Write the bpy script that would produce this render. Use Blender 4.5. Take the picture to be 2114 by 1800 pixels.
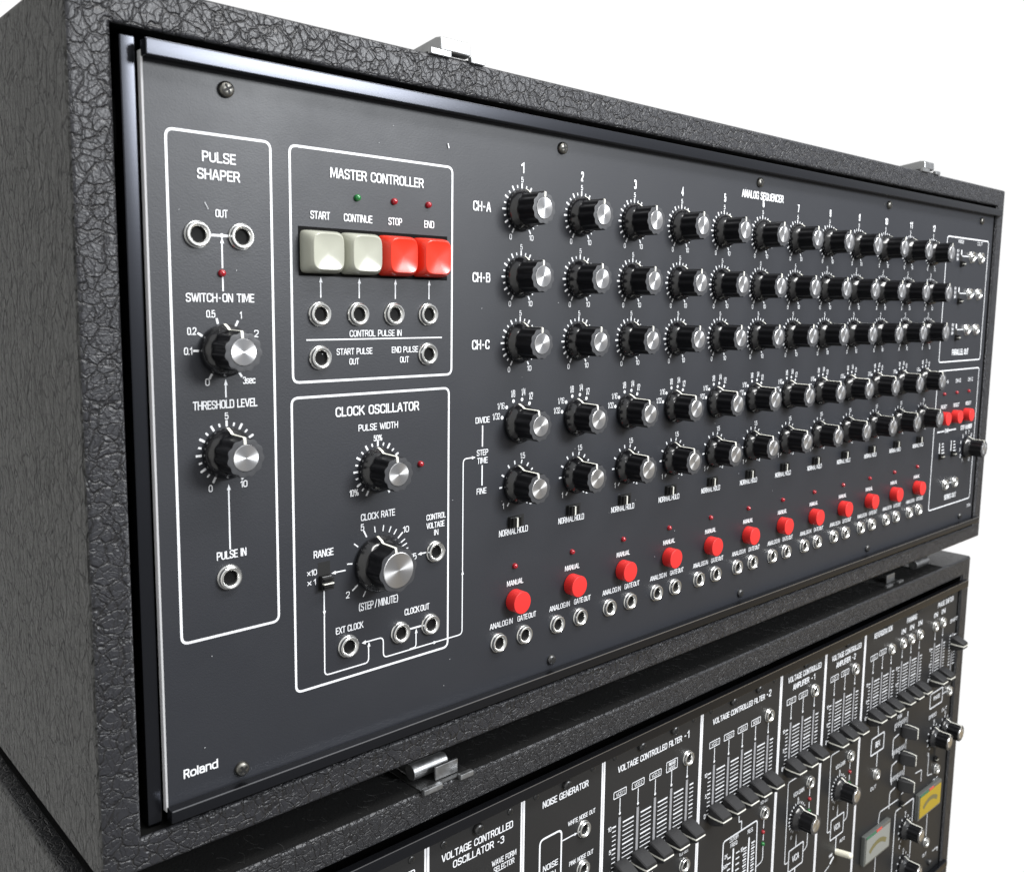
import bpy, bmesh, math, random
from math import radians, sin, cos, pi
from mathutils import Vector, Matrix

for o in list(bpy.data.objects): bpy.data.objects.remove(o)
scene = bpy.context.scene
COL = scene.collection
random.seed(7)

# ------------------------------------------------------------------ units
# Everything is laid out in "pitches": the distance between two knob columns
# of the sequencer (36 mm).  x to the right, y up, z out of the front panel.
U = 0.036
Y0 = -15.05                       # bottom of the lower cabinet

def W(x, y, z):
    return Vector((x * U, -z * U, (y - Y0) * U))

def Wd(v):
    return Vector((v[0], -v[2], v[1]))

# ------------------------------------------------------------------ camera
cam_d = bpy.data.cameras.new('camera'); cam = bpy.data.objects.new('camera', cam_d); COL.objects.link(cam)
RIGHT = (0.7393864, 0.0128093, 0.6731594)
DOWN = (-0.0738091, -0.9922509, 0.0999518)
FWD = (0.6692234, -0.1235883, -0.7327114)
r_, u_, b_ = Wd(RIGHT), -Wd(DOWN), -Wd(FWD)
p_ = W(-7.425745, -1.346491, 7.948845)
cam.matrix_world = Matrix(((r_.x, u_.x, b_.x, p_.x), (r_.y, u_.y, b_.y, p_.y), (r_.z, u_.z, b_.z, p_.z), (0, 0, 0, 1)))
cam_d.sensor_fit = 'HORIZONTAL'; cam_d.sensor_width = 36.0
cam_d.lens = 1903.079 / 2114 * 36.0
cam_d.shift_x = (1057 - 1049.403) / 2114
cam_d.shift_y = (862.595 - 900) / 2114
cam_d.clip_start = 0.01; cam_d.clip_end = 100
cam_d.dof.use_dof = True; cam_d.dof.focus_distance = 11.2 * U; cam_d.dof.aperture_fstop = 24
scene.camera = cam

# ------------------------------------------------------------------ world: blank white behind, unseen room tones elsewhere
world = bpy.data.worlds.new('World'); scene.world = world; world.use_nodes = True
wn, wl = world.node_tree.nodes, world.node_tree.links
wn.clear()

def wmath(op, a, b=None, clamp=False):
    n = wn.new('ShaderNodeMath'); n.operation = op; n.use_clamp = clamp
    for i, v in enumerate((a, b)):
        if v is None: continue
        if isinstance(v, (int, float)): n.inputs[i].default_value = v
        else: wl.new(v, n.inputs[i])
    return n.outputs[0]

def wmix(f, a, b):
    n = wn.new('ShaderNodeMix'); n.data_type = 'RGBA'
    wl.new(f, n.inputs[0])
    for i, v in ((6, a), (7, b)):
        if isinstance(v, tuple): n.inputs[i].default_value = (*v, 1)
        else: wl.new(v, n.inputs[i])
    return n.outputs[2]

def wramp(v, lo, hi):
    n = wn.new('ShaderNodeMapRange'); n.interpolation_type = 'SMOOTHSTEP'
    wl.new(v, n.inputs[0]); n.inputs[1].default_value = lo; n.inputs[2].default_value = hi
    return n.outputs[0]

tc = wn.new('ShaderNodeTexCoord'); sp = wn.new('ShaderNodeSeparateXYZ'); wl.new(tc.outputs['Generated'], sp.inputs[0])
dx, dy, dz = sp.outputs
unseen_ceil = wmix(wramp(dz, -0.25, 0.75), (0.33, 0.335, 0.345), (0.85, 0.87, 0.90))      # unseen room, pale ceiling tone
unseen_floor = wmix(wramp(dx, 0.45, 0.95), (0.24, 0.24, 0.24), (0.47, 0.37, 0.22))       # unseen wooden floor tone to the right
room = wmix(wramp(dz, -0.34, -0.08), unseen_floor, unseen_ceil)  # unseen surroundings, floor tone below and ceiling tone above
lw = wmix(wramp(dz, -0.4, 0.4), (0.75, 0.75, 0.73), (0.92, 0.92, 0.90))
left = wmix(wramp(dx, -0.9, -0.3), lw, room)                                       # unseen pale wall tone on the left
white = wmix(wramp(dx, -0.30, 0.12), (0.72, 0.72, 0.70), (1.02, 1.02, 1.02))       # added white void behind, dimmed to the back left
sky = wmix(wramp(dy, 0.05, 0.22), left, white)
bg = wn.new('ShaderNodeBackground'); wl.new(sky, bg.inputs[0]); bg.inputs[1].default_value = 1.0
wo = wn.new('ShaderNodeOutputWorld'); wl.new(bg.outputs[0], wo.inputs[0])

# ------------------------------------------------------------------ lamps
def area(name, pos, target, size, size_y, power, col=(1, 1, 1)):
    l = bpy.data.lights.new(name, 'AREA'); l.shape = 'RECTANGLE'; l.size = size * U; l.size_y = size_y * U
    l.energy = power; l.color = col
    o = bpy.data.objects.new(name, l); COL.objects.link(o)
    o.location = W(*pos)
    d = W(*target) - W(*pos)
    o.rotation_euler = d.to_track_quat('-Z', 'Y').to_euler()
    return o
area('window_softbox', (11.5, 8.4, 26.0), (1, -2, 0), 10, 7, 13.0, (0.95, 0.975, 1.0))
area('ceiling_lamp', (5.0, 19.0, 13.0), (3, -3, 0), 26, 5, 12.0, (1.0, 0.99, 0.97))

vs = scene.view_settings
scene.display_settings.display_device = 'sRGB'
vs.view_transform = 'Standard'; vs.look = 'None'; vs.gamma = 1; vs.exposure = 0.0
vs.use_curve_mapping = False

# ------------------------------------------------------------------ materials
def mat(name, base, rough=0.5, metal=0.0, spec=0.5, coat=0.0, **kw):
    m = bpy.data.materials.new(name); m.use_nodes = True
    b = m.node_tree.nodes['Principled BSDF']
    b.inputs['Base Color'].default_value = (*base, 1)
    b.inputs['Roughness'].default_value = rough; b.inputs['Metallic'].default_value = metal
    b.inputs['Specular IOR Level'].default_value = spec
    b.inputs['Coat Weight'].default_value = coat
    for k, v in kw.items(): b.inputs[k.replace('_', ' ')].default_value = v
    return m

def N(m, t, **kw):
    n = m.node_tree.nodes.new(t)
    for k, v in kw.items(): setattr(n, k, v)
    return n

def L(m, a, b): m.node_tree.links.new(a, b)

def speckle(m, scale, dist, rough_lo=None, rough_hi=None, strength=0.3):
    """fine grain: bump plus a slow change of gloss"""
    b = m.node_tree.nodes['Principled BSDF']
    t = N(m, 'ShaderNodeTexCoord')
    n = N(m, 'ShaderNodeTexNoise'); n.inputs['Scale'].default_value = scale; n.inputs['Detail'].default_value = 3
    L(m, t.outputs['Object'], n.inputs['Vector'])
    bu = N(m, 'ShaderNodeBump'); bu.inputs['Strength'].default_value = strength; bu.inputs['Distance'].default_value = dist
    L(m, n.outputs['Fac'], bu.inputs['Height']); L(m, bu.outputs[0], b.inputs['Normal'])
    if rough_lo is not None:
        n2 = N(m, 'ShaderNodeTexNoise'); n2.inputs['Scale'].default_value = 9; n2.inputs['Detail'].default_value = 6
        n2.inputs['Roughness'].default_value = 0.65
        L(m, t.outputs['Object'], n2.inputs['Vector'])
        r = N(m, 'ShaderNodeMapRange'); r.inputs[1].default_value = 0.3; r.inputs[2].default_value = 0.7
        r.inputs[3].default_value = rough_lo; r.inputs[4].default_value = rough_hi
        L(m, n2.outputs['Fac'], r.inputs[0]); L(m, r.outputs[0], b.inputs['Roughness'])
    return m

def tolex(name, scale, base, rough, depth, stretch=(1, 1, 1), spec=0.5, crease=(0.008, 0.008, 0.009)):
    """crackled black leathercloth"""
    m = mat(name, base, rough, spec=spec)
    b = m.node_tree.nodes['Principled BSDF']
    t = N(m, 'ShaderNodeTexCoord'); mp = N(m, 'ShaderNodeMapping')
    mp.inputs['Scale'].default_value = stretch
    L(m, t.outputs['Object'], mp.inputs[0])
    wob = N(m, 'ShaderNodeTexNoise'); wob.inputs['Scale'].default_value = scale * 0.55; wob.inputs['Detail'].default_value = 3
    L(m, mp.outputs[0], wob.inputs['Vector'])
    sub = N(m, 'ShaderNodeVectorMath', operation='SUBTRACT'); sub.inputs[1].default_value = (0.5, 0.5, 0.5)
    L(m, wob.outputs['Color'], sub.inputs[0])
    scl = N(m, 'ShaderNodeVectorMath', operation='SCALE'); scl.inputs['Scale'].default_value = 1.5 / scale
    L(m, sub.outputs[0], scl.inputs[0])
    add = N(m, 'ShaderNodeVectorMath', operation='ADD')
    L(m, mp.outputs[0], add.inputs[0]); L(m, scl.outputs[0], add.inputs[1])
    hs = []
    for k, (f, lo, hi, w) in enumerate(((1.0, 0.0, 0.075, 0.9), (2.1, 0.0, 0.085, 0.45), (5.5, 0.0, 0.25, 0.10))):
        v = N(m, 'ShaderNodeTexVoronoi', feature='DISTANCE_TO_EDGE'); v.inputs['Scale'].default_value = scale * f
        L(m, add.outputs[0], v.inputs['Vector'])
        r = N(m, 'ShaderNodeMapRange', interpolation_type='SMOOTHSTEP')
        r.inputs[1].default_value = lo; r.inputs[2].default_value = hi; r.inputs[4].default_value = w
        L(m, v.outputs['Distance'], r.inputs[0]); hs.append(r.outputs[0])
    big = N(m, 'ShaderNodeTexNoise'); big.inputs['Scale'].default_value = scale * 0.9; big.inputs['Detail'].default_value = 5
    big.inputs['Roughness'].default_value = 0.6
    L(m, add.outputs[0], big.inputs['Vector'])
    bw = N(m, 'ShaderNodeMath', operation='MULTIPLY'); bw.inputs[1].default_value = 0.7
    L(m, big.outputs['Fac'], bw.inputs[0]); acc = bw.outputs[0]
    for h in hs:
        a = N(m, 'ShaderNodeMath', operation='ADD'); L(m, acc, a.inputs[0]); L(m, h, a.inputs[1]); acc = a.outputs[0]
    # crease shade painted into the colour: black grain between greyer plates
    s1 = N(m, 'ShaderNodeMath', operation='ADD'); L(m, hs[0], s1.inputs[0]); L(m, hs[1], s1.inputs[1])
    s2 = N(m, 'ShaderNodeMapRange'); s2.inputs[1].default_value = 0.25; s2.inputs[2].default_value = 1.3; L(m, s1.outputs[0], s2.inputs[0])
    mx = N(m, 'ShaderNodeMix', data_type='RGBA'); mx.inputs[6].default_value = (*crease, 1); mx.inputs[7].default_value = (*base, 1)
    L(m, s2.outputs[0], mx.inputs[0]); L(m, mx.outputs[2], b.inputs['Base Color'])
    bu = N(m, 'ShaderNodeBump'); bu.inputs['Strength'].default_value = 1.0; bu.inputs['Distance'].default_value = depth
    L(m, acc, bu.inputs['Height']); L(m, bu.outputs[0], b.inputs['Normal'])
    return m

def scratch_metal(name, base, rough, metal=1.0):
    m = mat(name, base, rough, metal)
    b = m.node_tree.nodes['Principled BSDF']
    t = N(m, 'ShaderNodeTexCoord'); n = N(m, 'ShaderNodeTexNoise'); n.inputs['Scale'].default_value = 260; n.inputs['Detail'].default_value = 6
    n.inputs['Roughness'].default_value = 0.7
    L(m, t.outputs['Object'], n.inputs['Vector'])
    r = N(m, 'ShaderNodeMapRange'); r.inputs[1].default_value = 0.3; r.inputs[2].default_value = 0.7
    r.inputs[3].default_value = max(0.05, rough - 0.12); r.inputs[4].default_value = rough + 0.2
    L(m, n.outputs['Fac'], r.inputs[0]); L(m, r.outputs[0], b.inputs['Roughness'])
    bu = N(m, 'ShaderNodeBump'); bu.inputs['Strength'].default_value = 0.25; bu.inputs['Distance'].default_value = 0.0001
    L(m, n.outputs['Fac'], bu.inputs['Height']); L(m, bu.outputs[0], b.inputs['Normal'])
    return m

M = {}
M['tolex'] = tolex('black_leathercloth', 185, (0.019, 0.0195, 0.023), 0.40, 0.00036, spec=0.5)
M['tolex_side'] = tolex('black_leathercloth_side', 215, (0.052, 0.052, 0.050), 0.5, 0.0016, spec=0.35, stretch=(1, 0.42, 1), crease=(0.004, 0.004, 0.004))  # left side copy: stronger crease shade painted into its colours
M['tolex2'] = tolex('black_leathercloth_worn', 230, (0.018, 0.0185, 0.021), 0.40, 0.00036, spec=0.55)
M['panel'] = speckle(mat('charcoal_panel_paint', (0.0155, 0.0170, 0.0218), 0.5, spec=0.5), 1900, 0.00009, 0.42, 0.55, 0.5)
M['panel2'] = speckle(mat('black_panel_paint', (0.0155, 0.0155, 0.0160), 0.5, spec=0.45), 1900, 0.00008, 0.42, 0.55, 0.4)
M['edge'] = mat('bare_aluminium_edge', (0.90, 0.90, 0.92), 0.45, 0.1)
m = M['rail'] = mat('black_anodised_rail', (0.038, 0.040, 0.047), 0.25, 0.9)
t_ = N(m, 'ShaderNodeTexCoord'); mp_ = N(m, 'ShaderNodeMapping'); mp_.inputs['Scale'].default_value = (14, 3000, 3000)
L(m, t_.outputs['Object'], mp_.inputs[0])
n_ = N(m, 'ShaderNodeTexNoise'); n_.inputs['Scale'].default_value = 1; n_.inputs['Detail'].default_value = 2; L(m, mp_.outputs[0], n_.inputs['Vector'])
bu_ = N(m, 'ShaderNodeBump'); bu_.inputs['Strength'].default_value = 0.12; bu_.inputs['Distance'].default_value = 0.00003
L(m, n_.outputs['Fac'], bu_.inputs['Height']); L(m, bu_.outputs[0], m.node_tree.nodes['Principled BSDF'].inputs['Normal'])
M['arris'] = mat('rail_arris_highlight', (0.62, 0.63, 0.66), 0.28, 1.0)
M['inner'] = mat('black_inside', (0.004, 0.004, 0.004), 0.8, spec=0.1)
M['print'] = mat('white_screen_print', (0.74, 0.75, 0.77), 0.55, spec=0.3)
M['knob'] = mat('black_bakelite', (0.006, 0.006, 0.007), 0.17, spec=0.75)
M['knobbody'] = mat('black_bakelite_body', (0.005, 0.005, 0.006), 0.32, spec=0.3)
M['knobface'] = speckle(mat('black_bakelite_face', (0.036, 0.037, 0.041), 0.38, spec=0.7), 1500, 0.00003)  # base colour lifted greyer to carry the face's sheen
M['line'] = mat('ivory_pointer_paint', (0.85, 0.84, 0.76), 0.4)
M['chrome'] = mat('nickel_plate', (0.86, 0.86, 0.84), 0.2, 1.0)
M['hole'] = mat('jack_hole', (0.003, 0.003, 0.003), 0.6, spec=0.15)
M['screw'] = scratch_metal('dark_screw_plating', (0.17, 0.165, 0.15), 0.36, 1.0)
M['screw2'] = scratch_metal('blackened_screw', (0.10, 0.10, 0.10), 0.32, 0.9)
M['cross'] = mat('screw_recess', (0.004, 0.004, 0.004), 0.7)
M['red'] = mat('red_push_plastic', (0.64, 0.026, 0.024), 0.42, spec=0.4)
M['redkey'] = mat('red_key_plastic', (0.62, 0.030, 0.012), 0.24, spec=0.5)
M['cream'] = mat('grey_ivory_key_plastic', (0.37, 0.375, 0.315), 0.2, spec=0.5)
M['ledred'] = mat('red_lens', (0.30, 0.004, 0.012), 0.08, spec=0.6, coat=0.5)
M['ledgreen'] = mat('green_lens', (0.006, 0.16, 0.03), 0.08, spec=0.6, coat=0.5)
M['blackplastic'] = mat('black_plastic', (0.008, 0.008, 0.008), 0.35)
M['fader'] = speckle(mat('fader_cap_plastic', (0.020, 0.020, 0.021), 0.55, spec=0.4), 1800, 0.00003)
M['slot'] = speckle(mat('grey_dust_strip', (0.26, 0.26, 0.27), 0.7), 900, 0.0001)
M['zinc'] = scratch_metal('zinc_plate', (0.36, 0.365, 0.37), 0.38, 0.95)
M['white'] = mat('white_plastic_lever', (0.80, 0.77, 0.64), 0.35)
M['rubber'] = mat('black_rubber', (0.012, 0.012, 0.012), 0.7)
M['gap_shade'] = speckle(mat('gap_shade_black', (0.011, 0.011, 0.011), 0.95, spec=0.05), 1200, 0.0004, strength=0.8)
M['added_lint'] = mat('added_grey_lint', (0.055, 0.055, 0.055), 0.9, spec=0.1)
M['meterface'] = mat('meter_dial_white', (0.25, 0.26, 0.245), 0.25, spec=0.6)
M['meteryel'] = mat('meter_dial_yellow', (0.40, 0.28, 0.012), 0.25, spec=0.6)
M['meterdark'] = mat('meter_arc_brown', (0.16, 0.14, 0.06), 0.4)
M['metergrn'] = mat('meter_green_mark', (0.05, 0.16, 0.09), 0.5)
M['meterred'] = mat('meter_red_mark', (0.60, 0.08, 0.06), 0.5)
M['meterrim'] = mat('meter_clear_rim', (0.10, 0.105, 0.10), 0.15, spec=0.8)

# spun aluminium cap: radial anisotropic highlights
m = M['cap'] = mat('spun_aluminium', (0.74, 0.74, 0.75), 0.27, 1.0)
tg = N(m, 'ShaderNodeTangent', direction_type='RADIAL', axis='Z')
L(m, tg.outputs[0], m.node_tree.nodes['Principled BSDF'].inputs['Tangent'])
m.node_tree.nodes['Principled BSDF'].inputs['Anisotropic'].default_value = 0.9

# ------------------------------------------------------------------ object helpers
class Thing:
    """a top-level Empty at the thing's base; children live in panel coordinates"""
    def __init__(s, name, label, cat, base, group=None):
        o = bpy.data.objects.new(name, None); COL.objects.link(o)
        o.empty_display_size = 0.05
        o.location = W(*base); o.rotation_euler = (pi / 2, 0, 0)
        o['label'] = label; o['category'] = cat
        if group: o['group'] = group
        s.o = o; s.base = Vector(base)

    def loc(s, x, y, z): return (Vector((x, y, z)) - s.base) * U

def link(name, me, parent, loc=(0, 0, 0), rotz=0.0, label=None):
    o = bpy.data.objects.new(name, me); COL.objects.link(o)
    if parent is not None: o.parent = parent
    o.location = loc; o.rotation_euler = (0, 0, rotz)
    if label: o['label'] = label
    if me.get('wn'):
        w = o.modifiers.new('flat_faces', 'WEIGHTED_NORMAL'); w.keep_sharp = True; w.weight = 90
    return o

def mesh(name, bm, mats, smooth=True, angle=35):
    bmesh.ops.scale(bm, vec=(U, U, U), verts=bm.verts)
    me = bpy.data.meshes.new(name); bm.to_mesh(me); bm.free()
    for k in (mats if isinstance(mats, (list, tuple)) else [mats]): me.materials.append(M[k])
    if smooth:
        for p in me.polygons: p.use_smooth = True
        me.set_sharp_from_angle(angle=radians(angle)); me['wn'] = 1
    return me

def box(bm, x0, x1, y0, y1, z0, z1, mi=0, bev=0.0, seg=2):
    r = bmesh.ops.create_cube(bm, size=1)
    vs_ = r['verts']
    for v in vs_:
        v.co = Vector((x0 if v.co.x < 0 else x1, y0 if v.co.y < 0 else y1, z0 if v.co.z < 0 else z1))
    fs = list({f for v in vs_ for f in v.link_faces})
    for f in fs: f.material_index = mi
    if bev:
        es = list({e for v in vs_ for e in v.link_edges})
        r2 = bmesh.ops.bevel(bm, geom=es, offset=bev, segments=seg, profile=0.5, affect='EDGES', clamp_overlap=True)
        for f in r2['faces']: f.material_index = mi

def lathe(bm, prof, n=32, mi=0, wob=None, cap0=False, cap1=False):
    """prof: (r, z[, mi]); wob(a, k) scales the radius"""
    rings = []
    for k, pt in enumerate(prof):
        ring = []
        for i in range(n):
            a = 2 * pi * i / n
            r = pt[0] * (wob(a, k) if wob else 1)
            ring.append(bm.verts.new((r * cos(a), r * sin(a), pt[1])))
        rings.append(ring)
    for k in range(len(rings) - 1):
        q = prof[k + 1][2] if len(prof[k + 1]) > 2 else mi
        for i in range(n):
            f = bm.faces.new((rings[k][i], rings[k][(i + 1) % n], rings[k + 1][(i + 1) % n], rings[k + 1][i])); f.material_index = q
    if cap1:
        f = bm.faces.new(rings[-1]); f.material_index = prof[-1][2] if len(prof[-1]) > 2 else mi
    if cap0:
        f = bm.faces.new(rings[0][::-1]); f.material_index = mi
    return rings

def tube(bm, a, b, r, n=16, mi=0, round_end=False):
    a, b = Vector(a), Vector(b); d = (b - a).normalized()
    x = d.orthogonal().normalized(); y = d.cross(x)
    st = [(a, 1.0)]
    if round_end:
        ln = (b - a).length
        st.append((b - d * min(r, ln * .5), 1.0))
        for t in (0.35, 0.65, 0.88): st.append((b - d * r * (1 - t), math.sqrt(1 - t * t)))
        st.append((b, 0.15))
    else: st.append((b, 1.0))
    rings = [[bm.verts.new(p + (x * cos(2 * pi * i / n) + y * sin(2 * pi * i / n)) * r * s) for i in range(n)] for p, s in st]
    for k in range(len(rings) - 1):
        for i in range(n):
            f = bm.faces.new((rings[k][i], rings[k][(i + 1) % n], rings[k + 1][(i + 1) % n], rings[k + 1][i])); f.material_index = mi
    f = bm.faces.new(rings[0][::-1]); f.material_index = mi
    f = bm.faces.new(rings[-1]); f.material_index = mi

# ------------------------------------------------------------------ screen printing
class Printing:
    """white lettering, lines and frames on a panel: one mesh lying just above it"""
    def __init__(s, z):
        s.bm = bmesh.new(); s.z = z; s.texts = []

    def strip(s, pts, w, lvl=0, closed=False):
        pts = [Vector((p[0], p[1])) for p in pts]
        n = len(pts); Lp, Rp = [], []
        for i in range(n):
            if closed: a, b, c = pts[i - 1], pts[i], pts[(i + 1) % n]
            else: a, b, c = pts[max(i - 1, 0)], pts[i], pts[min(i + 1, n - 1)]
            d1 = (b - a).normalized() if (b - a).length > 1e-9 else None
            d2 = (c - b).normalized() if (c - b).length > 1e-9 else None
            d1 = d1 or d2; d2 = d2 or d1
            n1 = Vector((-d1.y, d1.x)); n2 = Vector((-d2.y, d2.x))
            mdir = (n1 + n2).normalized(); k = 1 / max(0.5, mdir.dot(n1))
            Lp.append(b + mdir * w / 2 * k); Rp.append(b - mdir * w / 2 * k)
        z = s.z + lvl * 0.0012
        lv = [s.bm.verts.new((p.x, p.y, z)) for p in Lp]; rv = [s.bm.verts.new((p.x, p.y, z)) for p in Rp]
        for i in range(n if closed else n - 1):
            j = (i + 1) % n
            s.bm.faces.new((rv[i], rv[j], lv[j], lv[i]))

    @staticmethod
    def fillet(pts, r, closed=False):
        sharp = [len(p) > 2 for p in pts]
        pts = [Vector((p[0], p[1])) for p in pts]; out = []; n = len(pts)
        for i in range(n):
            if sharp[i] or (not closed and i in (0, n - 1)): out.append(pts[i]); continue
            a, b, c = pts[i - 1], pts[i], pts[(i + 1) % n]
            u, v = (a - b), (c - b); q = min(r, u.length * .49, v.length * .49)
            p0 = b + u.normalized() * q; p2 = b + v.normalized() * q
            for t in (0, .17, .34, .5, .66, .83, 1): out.append(p0 * (1 - t) ** 2 + b * 2 * t * (1 - t) + p2 * t * t)
        return out

    def path(s, pts, w=0.014, r=0.05, lvl=0): s.strip(s.fillet(pts, r), w, lvl)
    def frame(s, x0, x1, y0, y1, w=0.0235, r=0.07, lvl=0):
        s.strip(s.fillet([(x0, y0), (x1, y0), (x1, y1), (x0, y1)], r, True), w, lvl, True)
    def line(s, x0, y0, x1, y1, w=0.014, lvl=0): s.strip([(x0, y0), (x1, y1)], w, lvl)
    def poly(s, pts, lvl=2):
        z = s.z + lvl * 0.0012
        s.bm.faces.new([s.bm.verts.new((p[0], p[1], z)) for p in pts])
    def dot(s, x, y, r=0.018, lvl=2): s.poly([(x + r * cos(a), y + r * sin(a)) for a in [2 * pi * i / 14 for i in range(14)]], lvl)
    def arrow(s, x, y, ang, ln=0.055, hw=0.019, lvl=3):
        d = Vector((cos(ang), sin(ang))); q = Vector((-d.y, d.x)); p = Vector((x, y))
        a, b = p - d * ln + q * hw, p - d * ln - q * hw
        s.poly([(p.x, p.y), (a.x, a.y), (b.x, b.y)], lvl)
    def tick(s, cx, cy, deg, r0, r1, w=0.02):
        a = radians(deg); s.line(cx + sin(a) * r0, cy + cos(a) * r0, cx + sin(a) * r1, cy + cos(a) * r1, w)
    def text(s, t, xc, yc, w, h, bold=0.02, slant=0.0): s.texts.append((t, xc, yc, w, h, bold, slant))

    def word(s, t, xc, yc, w, h, bold, slant):
        """condensed grotesque lettering drawn stroke by stroke"""
        th = h * (0.085 + bold * 2.3); gap = 0.085 + th / h * 0.9
        items = []; x = 0.0
        for ch in t:
            g = GLYPHS.get(ch)
            if g is None: x += 0.22; continue
            items.append((x, g)); x += g[0] + gap
        total = x - gap
        if not w: w = total * h * 0.95
        kx = (w - th) / max(1e-6, total) if total > 0.05 else 0
        for n, (gx, (gw, strokes)) in enumerate(items):
            for k, (pts, rad) in enumerate(strokes):
                P = []
                for p in pts:
                    yy = (p[1] - .5) * (h - th)
                    P.append((xc - w / 2 + th / 2 + (gx + p[0] * gw) * kx + yy * slant, yc + yy) + tuple(p[2:]))
                closed = len(P) > 2 and P[0][:2] == P[-1][:2]
                if closed: P = P[:-1]
                if rad: P = s.fillet(P, rad * min(gw * kx, h * .55), closed)
                pad = 0.0 if rad >= .4 else th / 2
                if not closed and pad:                           # square stroke ends
                    a, b = Vector(P[0][:2]), Vector(P[1][:2]); P[0] = tuple(a + (a - b).normalized() * pad)
                    a, b = Vector(P[-1][:2]), Vector(P[-2][:2]); P[-1] = tuple(a + (a - b).normalized() * pad)
                s.strip(P, th, 3 + k * .4, closed)

    def build(s, name, parent, material='print'):
        for a in s.texts: s.word(*a)
        for f in s.bm.faces:
            f.normal_update()
            if f.normal.z < 0: f.normal_flip()
        return link(name, mesh(name, s.bm, material, smooth=False), parent)

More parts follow.
